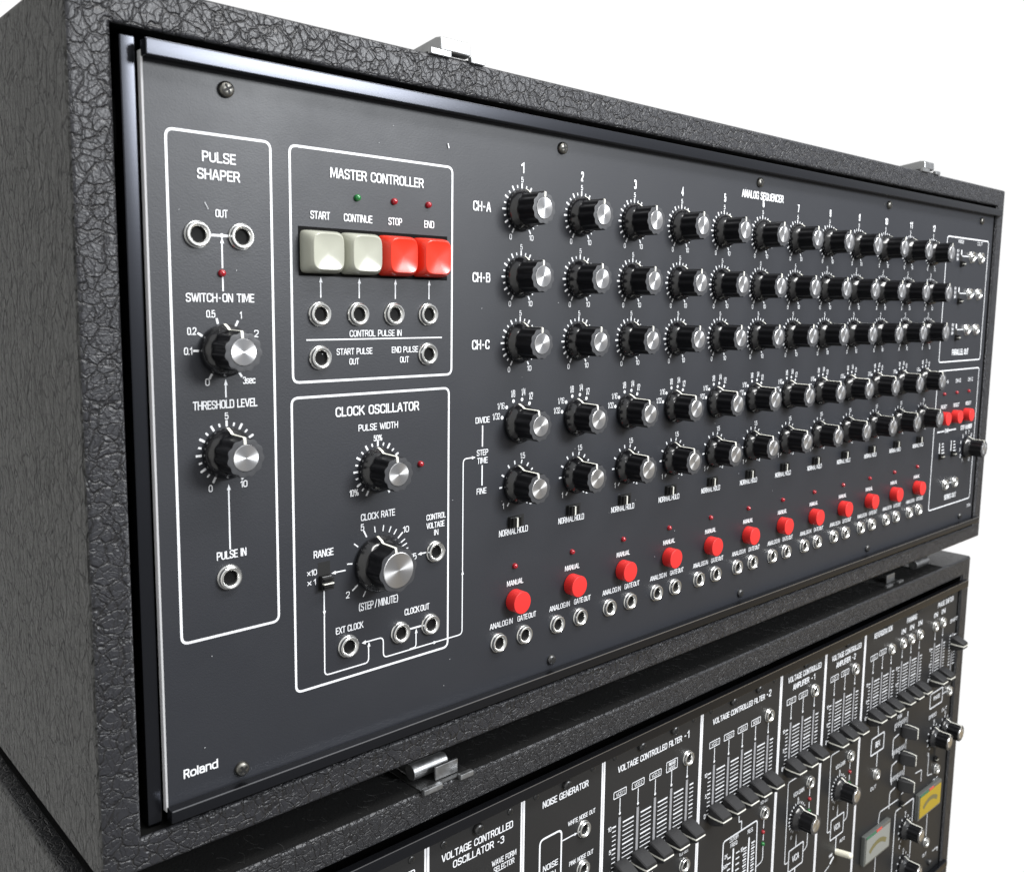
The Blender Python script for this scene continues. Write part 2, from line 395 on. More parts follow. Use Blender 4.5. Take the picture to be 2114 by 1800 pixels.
R4 = 0.5
GLYPHS = {
    'A': (.58, [([(0, 0), (.42, 1), (.58, 1), (1, 0)], .04), ([(.2, .3), (.8, .3)], 0)]),
    'B': (.52, [([(.3, .52), (.96, .52), (.96, 1), (0, 1, 0), (0, 0, 0), (1, 0), (1, .52), (.5, .52)], .32)]),
    'C': (.52, [([(1, .70), (1, 1), (0, 1), (0, 0), (1, 0), (1, .30)], R4)]),
    'D': (.54, [([(0, 0, 0), (0, 1, 0), (1, 1), (1, 0), (0, 0, 0)], .36)]),
    'E': (.44, [([(1, 1), (0, 1), (0, 0), (1, 0)], 0), ([(.1, .51), (.9, .51)], 0)]),
    'F': (.42, [([(1, 1), (0, 1), (0, 0)], 0), ([(.1, .50), (.88, .50)], 0)]),
    'G': (.54, [([(1, .72), (1, 1), (0, 1), (0, 0), (1, 0, 0), (1, .46, 0), (.55, .46)], .42)]),
    'H': (.54, [([(0, 0), (0, 1)], 0), ([(1, 0), (1, 1)], 0), ([(.05, .51), (.95, .51)], 0)]),
    'I': (.02, [([(0, 0), (0, 1)], 0)]),
    'J': (.44, [([(1, 1), (1, 0), (0, 0), (0, .3)], R4)]),
    'K': (.56, [([(0, 0), (0, 1)], 0), ([(.95, 1), (.08, .42)], 0), ([(.35, .58), (1, 0)], 0)]),
    'L': (.42, [([(0, 1), (0, 0), (1, 0)], 0)]),
    'M': (.72, [([(0, 0), (0, 1), (.12, 1), (.5, .1), (.88, 1), (1, 1), (1, 0)], 0)]),
    'N': (.56, [([(0, 0), (0, 1), (.12, 1), (.88, 0), (1, 0), (1, 1)], 0)]),
    'O': (.54, [([(0, 0), (0, 1), (1, 1), (1, 0), (0, 0)], R4)]),
    'P': (.50, [([(0, -.07), (0, 1, 0), (1, 1), (1, .45), (.15, .45)], .40)]),
    'Q': (.54, [([(0, 0), (0, 1), (1, 1), (1, 0), (0, 0)], R4), ([(.55, .25), (1, -.03)], 0)]),
    'R': (.53, [([(0, -.07), (0, 1, 0), (.97, 1), (.97, .48), (.15, .48)], .40), ([(.58, .48), (1, 0)], 0)]),
    'S': (.50, [([(1, .74), (1, 1), (0, 1), (0, .55), (1, .45), (1, 0), (0, 0), (0, .26)], .46)]),
    'T': (.52, [([(0, 1), (1, 1)], 0), ([(.5, .95), (.5, 0)], 0)]),
    'U': (.54, [([(0, 1), (0, 0), (1, 0), (1, 1)], R4)]),
    'V': (.58, [([(0, 1), (.43, 0), (.57, 0), (1, 1)], .04)]),
    'W': (.86, [([(0, 1), (.22, 0), (.30, 0), (.5, .95), (.70, 0), (.78, 0), (1, 1)], .03)]),
    'X': (.56, [([(0, 0), (1, 1)], 0), ([(0, 1), (1, 0)], 0)]),
    'Y': (.56, [([(0, 1), (.5, .45), (1, 1)], 0), ([(.5, .5), (.5, 0)], 0)]),
    'Z': (.50, [([(0, 1), (1, 1), (0, 0), (1, 0)], 0)]),
    '0': (.48, [([(0, 0), (0, 1), (1, 1), (1, 0), (0, 0)], R4)]),
    '1': (.20, [([(0, .78), (1, 1), (1, 0)], 0)]),
    '2': (.48, [([(0, .74), (0, 1), (1, 1), (1, .58), (0, .06, 0), (0, 0, 0), (1, 0)], .40)]),
    '3': (.48, [([(0, .78), (0, 1), (.97, 1), (.97, .53), (.4, .53)], .42), ([(.5, .53), (1, .53), (1, 0), (0, 0), (0, .22)], .42)]),
    '4': (.52, [([(1, .26), (0, .26), (.7, 1), (.76, 1), (.76, 0)], 0)]),
    '5': (.48, [([(.95, 1), (.06, 1, 0), (.03, .50, 0), (.4, .62), (1, .62), (1, 0), (0, 0), (0, .22)], .40)]),
    '6': (.48, [([(.98, .78), (.98, 1), (0, 1), (0, 0), (1, 0), (1, .58), (.1, .58)], .44)]),
    '7': (.46, [([(0, 1), (1, 1), (.35, 0)], 0)]),
    '8': (.48, [([(.04, .53), (.04, 1), (.96, 1), (.96, .53), (.04, .53)], .42), ([(0, .53), (1, .53), (1, 0), (0, 0), (0, .53)], .42)]),
    '9': (.48, [([(.02, .22), (.02, 0), (1, 0), (1, 1), (0, 1), (0, .42), (.9, .42)], .44)]),
    '%': (.80, [([(0, .55), (0, 1), (.36, 1), (.36, .55), (0, .55)], .2), ([(.64, 0), (.64, .45), (1, .45), (1, 0), (.64, 0)], .2), ([(.22, 0), (.78, 1)], 0)]),
    '-': (.42, [([(.32, .46), (.68, .46)], 0)]), '.': (.02, [([(0, 0), (0, .02)], 0)]), '/': (.36, [([(0, -.05), (1, 1.05)], 0)]),
    '(': (.20, [([(1, 1.12), (0, .8), (0, .2), (1, -.12)], .5)]), ')': (.20, [([(0, 1.12), (1, .8), (1, .2), (0, -.12)], .5)]),
    '×': (.44, [([(0, .12), (1, .75)], 0), ([(0, .75), (1, .12)], 0)]),
    'o': (.60, [([(0, 0), (0, .72), (1, .72), (1, 0), (0, 0)], R4)]),
    'l': (.02, [([(0, 0), (0, 1)], 0)]),
    'a': (.54, [([(.05, .58), (.05, .74), (.95, .74), (.95, 0)], .38), ([(.9, .42), (0, .42), (0, 0), (.95, .02)], .40)]),
    'n': (.54, [([(0, 0), (0, .74)], 0), ([(0, .5), (.1, .74), (1, .74), (1, 0)], .4)]),
    'd': (.58, [([(1, 0), (1, 1)], 0), ([(.95, .72), (0, .72), (0, 0), (.95, 0)], R4)]),
    's': (.46, [([(1, .55), (1, .72), (0, .72), (0, .39), (1, .33), (1, 0), (0, 0), (0, .18)], .4)]),
    'e': (.50, [([(.1, .36), (1, .36), (1, .72), (0, .72), (0, 0), (1, 0), (1, .16)], .42)]),
    'c': (.48, [([(1, .52), (1, .72), (0, .72), (0, 0), (1, 0), (1, .2)], R4)]),
}

# ------------------------------------------------------------------ cabinet shells
def shell_mesh(name, x0, x1, y0, y1, zf, depth, t, tb, matname, bev=0.04):
    bm = bmesh.new()
    O = [(x0, y0), (x1, y0), (x1, y1), (x0, y1)]
    I = [(x0 + t, y0 + tb), (x1 - t, y0 + tb), (x1 - t, y1 - t), (x0 + t, y1 - t)]
    zb = zf - depth; zi = zf - 1.6
    fo = [bm.verts.new((*p, zf)) for p in O]; fi = [bm.verts.new((*p, zf)) for p in I]
    bo = [bm.verts.new((*p, zb)) for p in O]; bi = [bm.verts.new((*p, zi)) for p in I]
    for i in range(4):
        j = (i + 1) % 4
        bm.faces.new((fo[i], fo[j], fi[j], fi[i]))
        bm.faces.new((fo[j], fo[i], bo[i], bo[j]))
        f = bm.faces.new((fi[i], fi[j], bi[j], bi[i])); f.material_index = 1
    bm.faces.new((bo[3], bo[2], bo[1], bo[0])); f = bm.faces.new(bi); f.material_index = 1
    bmesh.ops.recalc_face_normals(bm, faces=bm.faces)
    es = []
    for i in range(4):
        j = (i + 1) % 4
        es += [bm.edges.get((fo[i], fo[j])), bm.edges.get((fi[i], fi[j])), bm.edges.get((fo[i], bo[i])), bm.edges.get((bo[i], bo[j]))]
    bmesh.ops.bevel(bm, geom=es, offset=bev, segments=4, profile=0.5, affect='EDGES')
    for f in bm.faces:                                     # cloth wraps round the lip
        if f.material_index == 1 and max(v.co.z for v in f.verts) > zf - bev * 0.5: f.material_index = 0
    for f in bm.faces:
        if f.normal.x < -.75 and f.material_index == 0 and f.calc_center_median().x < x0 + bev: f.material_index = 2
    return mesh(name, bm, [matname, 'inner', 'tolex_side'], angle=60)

# ------------------------------------------------------------------ parts shared by both cabinets
def knob_meshes(sk=0.238, rb=0.186, rc=0.121, h=0.375, n=10):
    bm = bmesh.new()
    N_ = 120
    def wob(a, k):
        if k < 7: return 1.0
        c = 0.5 + 0.5 * cos(n * (a - pi / 2))
        return 1 - (0.035 if k == 7 else 0.08) * (1 - c) ** 1.1
    e = 0.012
    prof = [(sk * .93, 0.0), (sk * .985, 0.010), (sk, 0.03), (sk, 0.045), (sk * .985, 0.058), (sk * .95, 0.072), (rb * 1.10, 0.112),
            (rb * 1.03, 0.124), (rb, 0.145, 2), (rb * .985, h - e, 2), (rb * .965, h, 2), (rb * .90, h + .001, 1), (rc + .006, h + .001, 1), (rc + .004, h - .006, 1), (rc * .2, h - .006, 1)]
    lathe(bm, prof, N_, 0, wob, cap1=True)
    body = mesh('knob', bm, ['knob', 'knobface', 'knobbody'], angle=40)
    bm = bmesh.new()
    r = [(rc, h - .006), (rc, h + .005), (rc * .965, h + .010), (rc * .5, h + .010), (rc * .02, h + .010)]
    lathe(bm, r, 64, 0, None, cap1=True)
    cap = mesh('cap_disc', bm, 'cap', angle=12)
    # pointer line: down the skirt, along the body, over the face (at 12 o'clock)
    bm = bmesh.new(); w = 0.010
    w = 0.0125
    pr = [(sk + .002, 0.042), (sk * .985 + .003, 0.060), (sk * .95 + .004, 0.075), (rb * 1.10 + .005, 0.116), (rb * 1.03 + .004, 0.128), (rb + .004, 0.147),
          (rb * .985 + .004, h - e), (rb * .965 + .002, h + .003), (rc + .004, h + .004)]
    vs_ = []
    for r0, z in pr: vs_.append((bm.verts.new((-w, r0, z)), bm.verts.new((w, r0, z))))
    for k in range(len(vs_) - 1): bm.faces.new((vs_[k][0], vs_[k + 1][0], vs_[k + 1][1], vs_[k][1]))
    ptr = mesh('pointer_line', bm, 'line', smooth=False)
    return body, cap, ptr

KN = knob_meshes(n=11)
KN_BIG = knob_meshes(0.305, 0.244, 0.188, 0.36, 8)

def knob(T, x, y, z, deg=0.0, big=False, label=None):
    b, c, p = KN_BIG if big else KN
    o = link('knob', b, T.o, T.loc(x, y, z), radians(-deg) , label)
    link('cap_disc', c, o, rotz=radians(random.uniform(-12, 12))); link('pointer_line', p, o)
    return o

def jack_meshes():
    bm = bmesh.new()
    lathe(bm, [(.121, 0), (.121, .010), (.117, .016), (.112, .016), (.1115, .038), (.108, .050), (.100, .057), (.091, .057), (.083, .052), (.074, .044), (.068, .032), (.066, .018), (.0655, .006)], 40)
    rim = mesh('jack_socket', bm, 'chrome', angle=30)
    bm = bmesh.new()
    lathe(bm, [(.0655, .006), (.050, .005)], 32, cap1=True)
    hole = mesh('socket_hole', bm, 'hole')
    return rim, hole
JK = jack_meshes()

def jack(T, x, y, z):
    o = link('jack_socket', JK[0], T.o, T.loc(x, y, z), random.uniform(0, 3)); link('socket_hole', JK[1], o)
    return o

def screw_meshes(r, h, mname):
    bm = bmesh.new()
    lathe(bm, [(r, 0), (r, h * .35), (r * .93, h * .7), (r * .72, h * .93), (r * .35, h), (r * .05, h * 1.01)], 28, cap1=True)
    a = mesh('screw', bm, mname, angle=40)
    bm = bmesh.new(); w = r * .16; l = r * .66; z = h * 1.03
    v = [(-w, -w), (-w, -l), (w, -l), (w, -w), (l, -w), (l, w), (w, w), (w, l), (-w, l), (-w, w), (-l, w), (-l, -w)]
    bm.faces.new([bm.verts.new((x, y, z)) for x, y in v])
    b = mesh('cross_recess', bm, 'cross', smooth=False)
    return a, b
SC = screw_meshes(.072, .05, 'screw'); SC_D = screw_meshes(.066, .045, 'screw2'); SC_S = screw_meshes(.045, .018, 'screw2')
SC_L = screw_meshes(.072, .07, 'screw2')

def screw(T, x, y, z, kind=SC, label=None):
    o = link('screw', kind[0], T.o, T.loc(x, y, z), random.uniform(0, pi / 2), label); link('cross_recess', kind[1], o)

def dome_mesh(name, r, mname):
    bm = bmesh.new()
    lathe(bm, [(r, 0), (r, r * .35), (r * .93, r * .75), (r * .74, r * 1.08), (r * .42, r * 1.28), (r * .06, r * 1.34)], 24, cap1=True)
    return mesh(name, bm, mname, angle=70)
LED_R = dome_mesh('indicator_lamp', .034, 'ledred'); LED_G = dome_mesh('indicator_lamp', .034, 'ledgreen')

def led(T, x, y, z, green=False):
    o = link('indicator_lamp', LED_G if green else LED_R, T.o, T.loc(x, y, z), label='small round green lamp' if green else 'small round red lamp')

bm = bmesh.new()
lathe(bm, [(.128, 0), (.1375, .008), (.1375, .146), (.1355, .1535), (.131, .157), (.02, .1575)], 40, cap1=True)
BTN = mesh('push_button', bm, 'red', angle=50)

def push(T, x, y, z): link('push_button', BTN, T.o, T.loc(x, y, z))

def slide_switch_meshes(vert, w, h, frac, tall):
    """black recess with a ribbed slider in it"""
    bm = bmesh.new()
    a, b = (w, h)
    bm.faces.new([bm.verts.new(p) for p in ((-a / 2, -b / 2, .001), (a / 2, -b / 2, .001), (a / 2, b / 2, .001), (-a / 2, b / 2, .001))])
    rec = mesh('slide_switch', bm, 'cross', smooth=False)
    bm = bmesh.new()
    if vert: box(bm, -a * .42, a * .42, -b / 2 + .01, -b / 2 + .01 + b * frac, 0, tall * .6, 0, .006)
    else: box(bm, -a / 2 + .012, -a / 2 + .012 + a * frac, -b * .45, b * .45, 0, tall * .6, 0, .006)
    k = 5
    for i in range(k):                                       # ribs
        if vert:
            y = -b / 2 + .02 + (b * frac - .02) * (i + .5) / k; box(bm, -a * .40, a * .40, y - (.005 if i == k // 2 else .009), y + (.005 if i == k // 2 else .009), tall * .6, tall, 1 if i == k // 2 else 0)
        else:
            x = -a / 2 + .02 + (a * frac - .02) * (i + .5) / k; box(bm, x - .010, x + .010, -b * .42, b * .42, tall * .6, tall, 1 if i == k // 2 else 0)
    han = mesh('switch_slider', bm, ['blackplastic', 'line'], smooth=False)
    return rec, han
SW_H = slide_switch_meshes(False, .27, .135, .62, .085)
SW_V = slide_switch_meshes(True, .14, .29, .50, .10)
SW_S = slide_switch_meshes(True, .12, .34, .34, .09)

def slide_switch(T, x, y, z, kind):
    o = link('slide_switch', kind[0], T.o, T.loc(x, y, z)); link('switch_slider', kind[1], o)

# case latch on the top front edge of a cabinet
def latch(T, x, y, z, open_=False, label=None):
    bm = bmesh.new()
    box(bm, -.37, .37, .004, .024, -.75, -.03, 1, .008)  # base plate in darker metal, standing in for its dark reflection
    box(bm, -.37, -.10, -.012, .055, -.03, .035, 0, .012)
    box(bm, .17, .37, -.012, .055, -.03, .035, 0, .012)
    o = link('case_latch', mesh('case_latch', bm, ['zinc', 'screw2']), T.o, T.loc(x, y, z), label=label)
    if not open_:
        bm = bmesh.new()
        pr = [(-1.3, .03), (-1.1, .08), (-.12, .215), (-.03, .205), (-.02, .07), (-.07, .05)]
        L0, R0 = [], []
        for zz, yy in pr:
            L0.append(bm.verts.new((-.20, yy, zz))); R0.append(bm.verts.new((.21, yy, zz)))
        n = len(pr)
        for k in range(n): bm.faces.new((L0[k], L0[(k + 1) % n], R0[(k + 1) % n], R0[k]))
        bm.faces.new(L0[::-1]); bm.faces.new(R0)
        bmesh.ops.recalc_face_normals(bm, faces=bm.faces)
        bmesh.ops.bevel(bm, geom=bm.edges[:], offset=.018, segments=3, profile=.5, affect='EDGES')
        link('latch_cover', mesh('latch_cover', bm, 'zinc'), o)
    else:
        bm = bmesh.new(); box(bm, -.11, .23, .03, .20, -.13, -.095, 0, .012)
        link('hook_plate', mesh('hook_plate', bm, 'zinc'), o)
    return o

def barrel(T, x, y, z, ln, r, label):
    bm = bmesh.new(); n = 28
    rings = []
    for xx, rr in ((0, r * .62), (0, r * .95), (.015, r), (ln - .015, r), (ln, r * .95), (ln, r * .62), (ln * .4, r * .6)):
        rings.append([bm.verts.new((xx, rr * cos(2 * pi * i / n), rr * sin(2 * pi * i / n))) for i in range(n)])
    for k in range(len(rings) - 1):
        for i in range(n): bm.faces.new((rings[k][i], rings[k][(i + 1) % n], rings[k + 1][(i + 1) % n], rings[k + 1][i]))
    bm.faces.new(rings[0])
    box(bm, 0.03, ln - .03, -r * 1.02, -r * .75, -.5, 0.02, 0, .01)
    bmesh.ops.recalc_face_normals(bm, faces=bm.faces)
    return link('latch_lever', mesh('latch_lever', bm, 'zinc'), T.o, T.loc(x, y, z), label=label)

def rail(T, name, x0, x1, y0, y1, z0, z1, matname='rail', label=None, line=0):
    bm = bmesh.new(); box(bm, x0, x1, y0, y1, z0, z1, 0, .016, 2)
    if line: box(bm, x0 + .01, x1 - .01, y1 - line, y1 + .0015, z1 - line, z1 + .0015, 1)      # bare arris strip, brightened to carry the edge highlight
    bmesh.ops.translate(bm, verts=bm.verts, vec=-T.base)
    return link(name, mesh(name, bm, [matname, 'arris'], angle=30), T.o, label=label)

# ================================================================== UPPER CABINET: the sequencer
XL, XR = -4.945, 14.365
YT, YB = 1.21, -6.475
SEQ = Thing('sequencer_cabinet', 'upper black cabinet with rows of silver capped knobs above a row of red buttons', 'synthesizer',
            ((XL + XR) / 2, YB, -4))
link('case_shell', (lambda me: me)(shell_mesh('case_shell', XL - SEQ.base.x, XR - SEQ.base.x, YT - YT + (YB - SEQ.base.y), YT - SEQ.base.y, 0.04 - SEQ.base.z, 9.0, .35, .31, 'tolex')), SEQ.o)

PX0, PX1, PY0, PY1 = -4.345, 13.95, -6.03, 0.70
bm = bmesh.new(); box(bm, PX0, PX1, PY0, PY1, -.075, 0.0)
bmesh.ops.bevel(bm, geom=[e for e in bm.edges if all(v.co.z > -.01 for v in e.verts)], offset=.013, segments=1, affect='EDGES')
for f in bm.faces:
    if f.normal.z < .9: f.material_index = 1                # bare chamfer round the plate
for f in bm.faces:
    if f.calc_center_median().z < -.01: f.material_index = 1
bmesh.ops.translate(bm, verts=bm.verts, vec=-SEQ.base)
PANEL = link('front_panel', mesh('front_panel', bm, ['panel', 'edge'], smooth=False), SEQ.o)
rail(SEQ, 'trim_rail', -4.355, 14.10, .632, .775, .01, .13)
rail(SEQ, 'trim_rail', -4.355, 14.10, -6.085, -5.965, .01, .13, line=.007)
rail(SEQ, 'trim_rail', -4.495, -4.362, -6.14, .815, -.22, -.065)
rail(SEQ, 'trim_rail', 13.965, 14.12, -6.14, .815, -.20, -.03)

pr = Printing(0.0035)
# ---- pulse shaper
pr.frame(-4.158, -3.182, -4.468, .091)
pr.text('PULSE', -3.684, -.105, .315, .092, .028); pr.text('SHAPER', -3.690, -.256, .40, .092, .028)
pr.text('OUT', -3.674, -.588, .115, .07)
pr.line(-3.80, -.782, -3.56, -.782, .022); pr.dot(-3.676, -.782, .02)
pr.line(-3.676, -.82, -3.676, -1.07); pr.arrow(-3.676, -.795, pi / 2); pr.line(-3.676, -1.15, -3.676, -1.275)
pr.text('SWITCH-ON  TIME', -3.70, -1.334, .65, .078)
for t, x, y, w in (('0.5', -3.800, -1.478, .085), ('1', -3.512, -1.489, .02), ('0.2', -3.980, -1.631, .085), ('0.1', -4.019, -1.806, .075), ('0', -3.848, -2.089, .042), ('3sec', -3.443, -2.089, .125), ('2', -3.36, -1.66, .045)):
    pr.text(t, x, y, w, .066)
for a in (-149, -90, -57.8, -13.8, 27, 62, 147): pr.tick(-3.674, -1.806, a, .245, .298)
pr.line(-3.674, -2.12, -3.674, -2.238); pr.arrow(-3.674, -2.07, pi / 2)
pr.text('THRESHOLD  LEVEL', -3.678, -2.298, .625, .078)

def dial(cx, cy, top='5', lo='0', hi='10', y5=.343, skip_long=False):
    for k in range(-10, 11):
        lg = k % 2 == 0
        pr.tick(cx, cy, k * 15.1, .245 if lg else .253, .302 if lg else .286, .021 if lg else .017)
    if top: pr.text(top, cx, cy + y5, .035 * len(top) if len(top) < 3 else .105, .062)
    if lo: pr.text(lo, cx - .172, cy - .312, .038, .064)
    if hi: pr.text(hi, cx + .155, cy - .308, .07, .064)
dial(-3.674, -2.751)
pr.line(-3.670, -3.10, -3.670, -3.665); pr.arrow(-3.670, -3.045, pi / 2)
pr.text('PULSE  IN', -3.657, -3.710, .295, .078)
# ---- master controller
pr.frame(-2.985, -1.030, -2.137, .091)
pr.text('MASTER  CONTROLLER', -1.985, -.114, 1.13, .098, .028)
for t, x, w in (('START', -2.666, .216), ('CONTINUE', -2.233, .335), ('STOP', -1.784, .171), ('END', -1.346, .133)):
    pr.text(t, x, -.531, w, .075)
for x in (-2.669, -2.226, -1.783, -1.344):
    pr.line(x, -1.16, x, -1.32); pr.arrow(x, -1.118, pi / 2)
pr.text('CONTROL  PULSE  IN', -2.026, -1.672, .638, .066); pr.line(-2.834, -1.729, -1.165, -1.729, .013)
pr.text('START  PULSE', -2.286, -1.851, .424, .064); pr.text('OUT', -2.294, -1.953, .115, .064)
pr.text('END  PULSE', -1.662, -1.848, .34, .064); pr.text('OUT', -1.670, -1.953, .115, .064)
# ---- clock oscillator
pr.frame(-3.005, -1.065, -5.258, -2.287)
pr.text('CLOCK  OSCILLATOR', -1.998, -2.456, 1.04, .098, .028)
pr.text('PULSE  WIDTH', -2.002, -2.638, .494, .07); dial(-2.01, -3.092, '50%', None, None, .332); pr.text('10%', -2.308, -3.305, .11, .07)
pr.text('CLOCK  RATE', -2.012, -3.578, .43, .074)
for a, lg in ((-27, 1), (-7.4, 0), (9.5, 0), (23.8, 0), (36, 0), (48.8, 1), (60.4, 0), (68.7, 0), (77, 0), (-51, 0), (-83, 0), (-126.8, 1), (-149.6, 0)):
    pr.tick(-2.005, -4.09, a, .33, .415 if lg else .395, .017 if lg else .013)
for t, x, y, w in (('5', -2.209, -3.682, .042), ('10', -1.652, -3.79, .08), ('15', -1.550, -4.111, .08), ('2', -2.393, -4.37, .045)): pr.text(t, x, y, w, .07)
pr.text('(STEP / MINUTE)', -2.010, -4.535, .50, .085, .012)
pr.text('CONTROL', -1.239, -3.706, .27, .066); pr.text('VOLTAGE', -1.248, -3.802, .252, .066); pr.text('IN', -1.238, -3.889, .06, .066)
pr.line(-1.46, -4.098, -1.372, -4.098); pr.arrow(-1.497, -4.098, pi)
pr.text('RANGE', -2.674, -3.875, .23, .076)
pr.text('×10', -2.81, -4.054, .11, .062); pr.text('× 1', -2.816, -4.155, .095, .062)
pr.line(-2.55, -4.103, -2.416, -4.103); pr.arrow(-2.59, -4.103, pi)
pr.path([(-2.672, -4.262), (-2.676, -5.165), (-2.140, -5.165), (-2.140, -4.975)], .014, .05); pr.arrow(-2.674, -4.53, -pi / 2, .05); pr.arrow(-2.138, -4.935, pi / 2)
pr.text('EXT  CLOCK', -2.374, -4.728, .335, .072); pr.text('CLOCK OUT', -1.502, -4.718, .34, .072)
pr.path([(-2.215, -4.931), (-1.952, -4.931), (-1.952, -5.160), (-.853, -5.160), (-.853, -3.104), (-.72, -3.104)], .014, .055, 1)
pr.arrow(-2.228, -4.931, pi, .05, .024); pr.arrow(-.672, -3.104, 0); pr.arrow(-.853, -4.40, pi / 2, .05); pr.arrow(-1.22, -5.160, 0, .05)
pr.path([(-1.60, -5.153), (-1.514, -5.151), (-1.514, -4.97)], .014, .04, 0); pr.arrow(-1.514, -4.935, pi / 2); pr.line(-1.595, -4.924, -1.44, -4.924, .02)
# ---- left labels of the matrix
for t, y in (('CH-A', -.285), ('CH-B', -1.066), ('CH-C', -1.819)): pr.text(t, -.608, y, .262, .108, .03)
pr.text('DIVIDE', -.570, -2.681, .214, .07); pr.line(-.567, -2.745, -.567, -2.99, .018)
pr.text('STEP', -.568, -3.058, .172, .07); pr.text('TIME', -.568, -3.151, .16, .07); pr.line(-.568, -3.207, -.568, -3.445, .018); pr.text('FINE', -.577, -3.508, .148, .07)
pr.text('ANALOG  SEQUENCER', 4.985, .300, 1.13, .115, .035)
ROWS = (-.281, -1.044, -1.806)
COLS = range(12)
for i in COLS:
    pr.text(str(i + 1), i + .003, .196, .05 if i < 9 else .11, .118, .035)
    for y in ROWS: dial(i, y)
    for t, a in (('1/32', -73), ('1/16', -45), ('1/8', -19), ('1/4', 9.5), ('1/2', 37)):
        x, y = i + sin(radians(a)) * .282, -2.76 + cos(radians(a)) * .282
        pr.dot(x, y, .022)
        if a < -30: pr.text(t, x - .092, y + .022, .112, .074, .004)
        else: pr.text(t, x - .01 + (.03 if a > 0 else 0), y + .088, .066, .084, .004)
    for a in (-146, -92, -62, -33.6, -11.6, 12, 35, 55, 80, 105, 147): pr.tick(i, -3.5, a, .252, .298, .02)
    pr.text('1', i - .235, -3.735, .02, .07); pr.text('2', i + .215, -3.735, .04, .07); pr.text('1.5', i + .068, -3.158, .08, .07)
    pr.text('NORMAL HOLD', i - .062, -4.063, .472, .078)
    pr.text('MANUAL', i - .024, -4.703, .27, .068)
    pr.text('ANALOG IN', i - .242, -5.178, .37, .07); pr.text('GATE OUT', i + .18, -5.178, .315, .07)
# ---- right hand blocks
pr.frame(11.652, 13.751, -2.434, .091); pr.frame(11.652, 13.751, -5.509, -2.615)
pr.text('MODE', 12.32, .017, .27, .07); pr.text('OUT', 13.285, .017, .26, .07)
for y, k in ((-.27, 0), (-1.03, 1), (-1.778, 2)):
    for t, d in (('5V', .094), ('8V', .012), ('10V', -.072)): pr.text(t, 12.20, y + d, .10, .06, .03)
    pr.line(12.38, y + .12, 12.39, y + .02, .045); pr.line(12.42, y, 12.76, y, .016); pr.line(13.03, y, 13.22, y, .016)
pr.text('PARALLEL  OUT', 12.67, -2.245, .83, .125, .03)
for x, t in ((12.06, 'CH-A'), (12.68, 'CH-B'), (13.31, 'CH-C')):
    pr.text(t, x, -2.848, .25, .08, .03); pr.text('RESET', x - .01, -3.365, .29, .075, .03)
pr.line(11.814, -3.885, 12.16, -3.885, .03); pr.line(12.36, -3.885, 12.751, -3.885, .03); pr.text('TIME', 12.26, -3.882, .2, .085, .03)
pr.text('STEP  NUMBER', 13.28, -3.882, .60, .10, .03)
for k in range(12):
    a = radians(-148 + k * 27); pr.text(str(k + 1), 13.36 + sin(a) * .34, -4.33 + cos(a) * .33, .05 if k < 9 else .09, .075, .03)
for x in (12.02, 12.60):
    for k in range(4): pr.line(x + .07, -4.15 - .065 * k, x + .15 + .02 * k, -4.15 - .065 * k, .022)
    pr.line(x - .04, -4.12, x - .04, -4.34, .03)
pr.text('SERIES  OUT', 12.68, -5.325, .60, .105, .03)
pr.line(12.50, -5.03, 12.70, -5.03, .018); pr.text('717A', 13.72, -5.672, .2, .07, .02)
# brand mark
pr.text('Roland', -4.015, -5.712, .335, .090, .032)
rd = random.Random(3)
for k in range(46):                                         # specks of dust and two small scuffs
    pr.dot(rd.uniform(-4.2, 6), rd.uniform(-5.9, .45), rd.uniform(.0018, .0045), 9)
pr.line(-1.10, .335, -1.086, .285, .012, 9); pr.line(-3.83, -.50, -3.80, -.56, .004, 9)
pr.build('screen_printing', PANEL).location = -SEQ.base * U

# ---- controls
for x in (-3.605, .645, 4.875, 9.06, 13.28): screw(SEQ, x, .492, 0)
for x in (-3.61, .62, 4.84, 9.04, 13.26): screw(SEQ, x, -5.85, 0, SC if x < 0 else SC_D)
for x, y in ((-3.905, -.783), (-3.490, -.781), (-3.685, -3.928)): jack(SEQ, x, y, 0)
led(SEQ, -3.684, -1.114, 0)
knob(SEQ, -3.674, -1.806, 0, -4); knob(SEQ, -3.674, -2.751, 0, -3)
for x, g in ((-2.243, True), (-1.797, False), (-1.358, False)): led(SEQ, x, -.330, 0, g)
for x in (-2.686, -2.243, -1.804, -1.360): jack(SEQ, x, -1.478, 0)
for x in (-2.686, -1.362): jack(SEQ, x, -1.903, 0)
knob(SEQ, -2.01, -3.092, 0, -6); led(SEQ, -1.458, -3.095, 0)
knob(SEQ, -2.005, -4.10, 0, -8, big=True, label='largest knob')
slide_switch(SEQ, -2.668, -4.112, 0, SW_V)
for x, y in ((-1.253, -4.105), (-2.395, -4.92), (-1.732, -4.93), (-1.322, -4.93)): jack(SEQ, x, y, 0)

